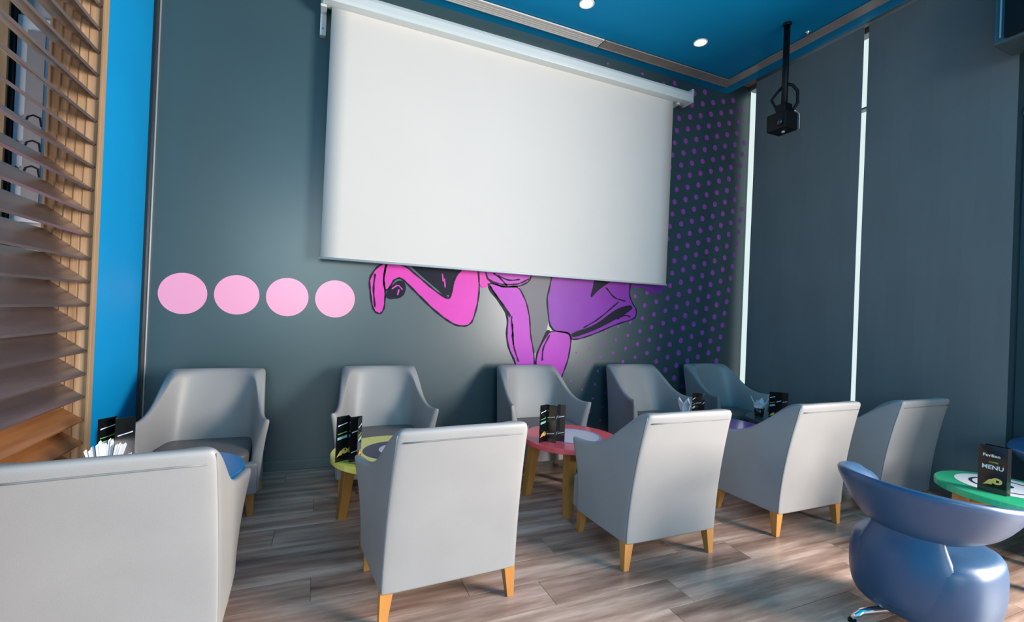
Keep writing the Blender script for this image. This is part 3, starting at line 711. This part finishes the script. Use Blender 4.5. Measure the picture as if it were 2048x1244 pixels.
def napkin_flower(x, y, zr, n, label, glass_m, seed, rb, hh):
    t = empty('napkin_holder', (x, y, ZT+0.001)); rn = random.Random(seed)
    bm = bmesh.new(); lathe(bm, [(0, 0), (rb*0.8, 0), (rb, hh), (rb*0.93, hh), (rb*0.74, 0.005), (0, 0.005)], 24); bm_obj('holder_cup', bm, glass_m, t, smooth=True)
    for i in range(n):
        a = 2*PI*i/n + 0.4; c, s = math.cos(a), math.sin(a); bm = bmesh.new()
        k1 = rb*0.35; zt = zr*rn.uniform(0.9, 1.0); ww = 0.050
        P = [(c*k1-s*0.012, s*k1+c*0.012, hh*0.3), (c*k1+s*0.012, s*k1-c*0.012, hh*0.3),
             (c*rb*1.1+s*ww*.7, s*rb*1.1-c*ww*.7, zt*0.62), (c*(rb+0.035), s*(rb+0.035), zt), (c*rb*.9-s*ww*.7, s*rb*.9+c*ww*.7, zt*0.68)]
        v0 = [bm.verts.new(p) for p in P]; v1 = [bm.verts.new((p[0]-c*0.004, p[1]-s*0.004, p[2])) for p in P]
        ctr = Vector(P[2])*0.3+Vector(P[4])*0.3+Vector(P[0])*0.2+Vector(P[3])*0.2
        m0 = bm.verts.new(ctr - Vector((c, s, 0))*0.010); m1 = bm.verts.new(ctr - Vector((c, s, 0))*0.014)
        for k in range(5):
            bm.faces.new((v0[k], v0[(k+1) % 5], m0)); bm.faces.new((v1[(k+1) % 5], v1[k], m1)); bm.faces.new((v0[k], v0[(k+1) % 5], v1[(k+1) % 5], v1[k]))
        bm_obj('napkin', bm, M['paper'], t)
    return tag(t, label, 'napkin holder')
napkin_flower(2.955, 3.06, 0.185, 5, 'star of white paper napkins behind the third armchair back', M['smoked'], 5, 0.035, 0.06)
napkin_flower(3.790, 3.00, 0.175, 4, 'white napkins flaring from a dark cup beside the far corner menu', M['smoked'], 8, 0.045, 0.075)

# ------------------------------------------------------------------ blue tub chairs
def tub_proto():
    t = empty('tub_chair')
    # seat drum (faces +x), squarish oval
    def ring(rx, ry, z, n=28, p=2.6, cx=0.0):
        out = []
        for i in range(n):
            a = 2*PI*i/n; c, s = math.cos(a), math.sin(a)
            out.append((cx + rx*math.copysign(abs(c)**(2/p), c), ry*math.copysign(abs(s)**(2/p), s), z))
        return out
    prof = [(0.10,0.10,0.075,0), (0.19,0.195,0.078,0), (0.225,0.230,0.10,0), (0.243,0.250,0.17,0.0), (0.246,0.254,0.26,0.0), (0.240,0.250,0.335,0.005), (0.225,0.238,0.372,0.01), (0.18,0.19,0.382,0.02), (0.08,0.08,0.385,0.02)]
    bm = bmesh.new(); R_ = [[bm.verts.new(p) for p in ring(rx, ry, z, cx=cx)] for rx, ry, z, cx in prof]
    for a, b in zip(R_, R_[1:]):
        for i in range(28): j = (i+1) % 28; bm.faces.new((a[i], a[j], b[j], b[i]))
    bm.faces.new(R_[0][::-1]); bm.faces.new(R_[-1])
    bm_obj('seat_drum', bm, M['blue_leather'], t, smooth=True, sub=1)
    # wrap-around backrest band; angle from the back (-x)
    bm = bmesh.new(); A = math.radians(112); n = 26; G = []
    for i in range(n+1):
        s = -1 + 2*i/n; a = PI + s*A; c, sn = math.cos(a), math.sin(a)
        k = abs(s); zb = 0.412 + 0.10*k**2.2; ztop = 0.655 - 0.055*k*k
        endf = math.sqrt(max(0, 1-max(0, (k-0.86)/0.14)**2))*0.88+0.12
        zm = (zb+ztop)/2 + 0.02; zb = zm-(zm-zb)*endf; ztop = zm+(ztop-zm)*endf
        rb_ = 0.190 + 0.075*k**1.5; rt_ = 0.335
        th = 0.070*(0.4+0.6*endf)
        def P(rr, z): return (c*rr*1.0, sn*rr*0.98, z)
        q = []
        for v in (0, 0.25, 0.5, 0.75, 1.0):
            rr = rb_ + (rt_-rb_)*(v**0.75); q.append(P(rr, zb+(ztop-zb)*v))
        q.append(P(rt_-th*0.35, ztop+0.012*endf)); q.append(P(rt_-th*0.9, ztop-0.005))
        for v in (0.75, 0.5, 0.25, 0.0):
            rr = rb_ + (rt_-rb_)*(v**0.75) - th*(1.0+0.2*(1-v)); q.append(P(rr, zb+(ztop-zb)*v+0.01))
        G.append([bm.verts.new(p) for p in q])
    m = len(G[0])
    for i in range(n):
        for j in range(m): jj = (j+1) % m; bm.faces.new((G[i][j], G[i+1][j], G[i+1][jj], G[i][jj]))
    bm.faces.new(G[0]); bm.faces.new(G[-1][::-1])
    bm_obj('backrest_band', bm, M['blue_leather'], t, smooth=True, sub=1)
    # back support rising from the drum, flush with its rear
    bm = bmesh.new(); R_ = []
    for z, r1, A2 in ((0.10, 0.232, 46), (0.18, 0.256, 48), (0.28, 0.262, 47), (0.36, 0.248, 45), (0.41, 0.222, 42), (0.45, 0.208, 40), (0.50, 0.205, 36)):
        A2 = math.radians(A2); o_ = [bm.verts.new((math.cos(PI+A2*(-1+2*i/12))*r1, math.sin(PI+A2*(-1+2*i/12))*r1*1.02, z)) for i in range(13)]
        i_ = [bm.verts.new((math.cos(PI+A2*0.94*(-1+2*i/12))*(r1-0.08), math.sin(PI+A2*0.94*(-1+2*i/12))*(r1-0.08), z)) for i in range(13)]
        R_.append(o_ + i_[::-1])
    for a, b in zip(R_, R_[1:]):
        for i in range(26): j = (i+1) % 26; bm.faces.new((a[i], a[j], b[j], b[i]))
    bm.faces.new(R_[0][::-1]); bm.faces.new(R_[-1])
    bm_obj('back_support', bm, M['blue_leather'], t, smooth=True, sub=1)
    # chrome pedestal and star base
    bm = bmesh.new(); lathe(bm, [(0, 0.05), (0.04, 0.05), (0.032, 0.07), (0.028, 0.11), (0, 0.11)], 20); bm_obj('pedestal', bm, M['chrome'], t, smooth=True)
    for k in range(4):
        a = PI/4 + k*PI/2 + 0.32; c, s = math.cos(a), math.sin(a)
        bm = bmesh.new(); tube(bm, [(c*0.02, s*0.02, 0.07), (c*0.16, s*0.16, 0.062), (c*0.26, s*0.26, 0.045), (c*0.31, s*0.31, 0.018)], [0.020, 0.018, 0.015, 0.013], 10)
        ft = bm_obj('base_arm', bm, M['chrome'], t, smooth=True)
        bm = bmesh.new(); lathe(bm, [(0, 0), (0.016, 0), (0.016, 0.012), (0, 0.012)], 12, (c*0.305, s*0.305)); bm_obj('glide', bm, M['black'], ft)
    return t
tc_ = tub_proto(); tc_.location = (2.50, 1.14, 0); tc_.rotation_euler.z = 0.07
tag(tc_, 'blue leather tub chair in the lower right foreground, back to us', 'tub chair', 'blue tub chairs')
dup(tc_, (4.13, 1.13, 0), PI, 'blue tub chair beyond the green table, cut off at the right edge')

# ------------------------------------------------------------------ louvred wooden divider
lv = empty('louvred_divider', (XL, 2.0, 0)); tag(lv, 'wooden divider of tilted horizontal louvres at the far left', 'room divider')
boxo('end_panel', (-0.215, 0.012, 1.140, 1.164, 0.0, ZC-0.005), M['ply'], lv)
for k in range(5):
    x0 = -0.205 + k*0.038
    boxo('panel_lipping', (x0, x0+0.0035, 1.137, 1.141, 0.0, ZC-0.005), M['post_wood'], lv)
boxo('edge_trim', (0.004, 0.016, 1.120, 1.168, 0.0, ZC-0.005), M['post_wood'], lv, bevel=0.002)
boxo('end_panel', (-0.215, 0.005, -1.10, -1.06, 0.0, ZC-0.005), M['ply'], lv)
me = {}
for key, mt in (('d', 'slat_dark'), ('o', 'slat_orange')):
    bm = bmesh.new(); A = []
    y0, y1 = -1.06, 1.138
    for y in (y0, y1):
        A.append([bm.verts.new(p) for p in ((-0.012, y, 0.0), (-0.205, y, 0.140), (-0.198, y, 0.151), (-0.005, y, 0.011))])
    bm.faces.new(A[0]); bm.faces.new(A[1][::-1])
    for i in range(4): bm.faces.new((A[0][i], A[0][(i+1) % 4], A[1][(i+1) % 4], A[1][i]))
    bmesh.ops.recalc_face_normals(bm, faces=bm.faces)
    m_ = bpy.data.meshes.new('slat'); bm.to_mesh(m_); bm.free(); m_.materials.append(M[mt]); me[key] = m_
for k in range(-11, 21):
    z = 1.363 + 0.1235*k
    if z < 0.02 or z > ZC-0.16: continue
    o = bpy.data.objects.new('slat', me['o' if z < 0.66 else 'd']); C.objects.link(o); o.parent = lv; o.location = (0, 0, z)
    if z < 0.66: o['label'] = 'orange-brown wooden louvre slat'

# things of the next room seen between the louvres
boxo_p = boxo('wooden_post', (-2.33, -2.055, 4.26, 4.34, 0, ZC), M['post_wood']); tag(boxo_p, 'light brown wooden post in the next room, seen between louvres', 'post')
pb = boxo('black_strip', (-2.052, -2.034, 4.28, 4.345, 0, ZC), M['black']); tag(pb, 'narrow black upright strip beside the wooden post behind louvres', 'strip')
po = empty('wall_poster', (-1.97, 4.34, 2.4)); tag(po, 'white poster with black lettering strokes in the next room behind louvres', 'poster')
boxo('poster_board', (-0.06, 0.14, -0.03, 0.0, -0.60, 0.85), M['poster_white'], po)
boxo('grey_card', (0.0, 0.095, -0.045, -0.03, -0.50, 0.75), M['grey_panel'], po)
def rib3(pts, w_):
    L = []; bm = bmesh.new()
    for i, p in enumerate(pts):
        a = pts[max(i-1, 0)]; b = pts[min(i+1, len(pts)-1)]; tx, tz = b[0]-a[0], b[1]-a[1]; l = math.hypot(tx, tz)
        L.append((bm.verts.new((p[0]-tz/l*w_, -0.047, p[1]+tx/l*w_)), bm.verts.new((p[0]+tz/l*w_, -0.047, p[1]-tx/l*w_))))
    for a, b in zip(L, L[1:]): bm.faces.new((a[0], b[0], b[1], a[1]))
    bm_obj('lettering_stroke', bm, M['black'], po)
for z0 in (-0.28, -0.10, 0.08): rib3([(0.0, z0), (0.02, z0+0.06), (0.05, z0+0.075), (0.085, z0+0.06), (0.095, z0)], 0.006); rib3([(-0.055, z0+0.03), (-0.03, z0+0.06), (-0.005, z0+0.03)], 0.007)
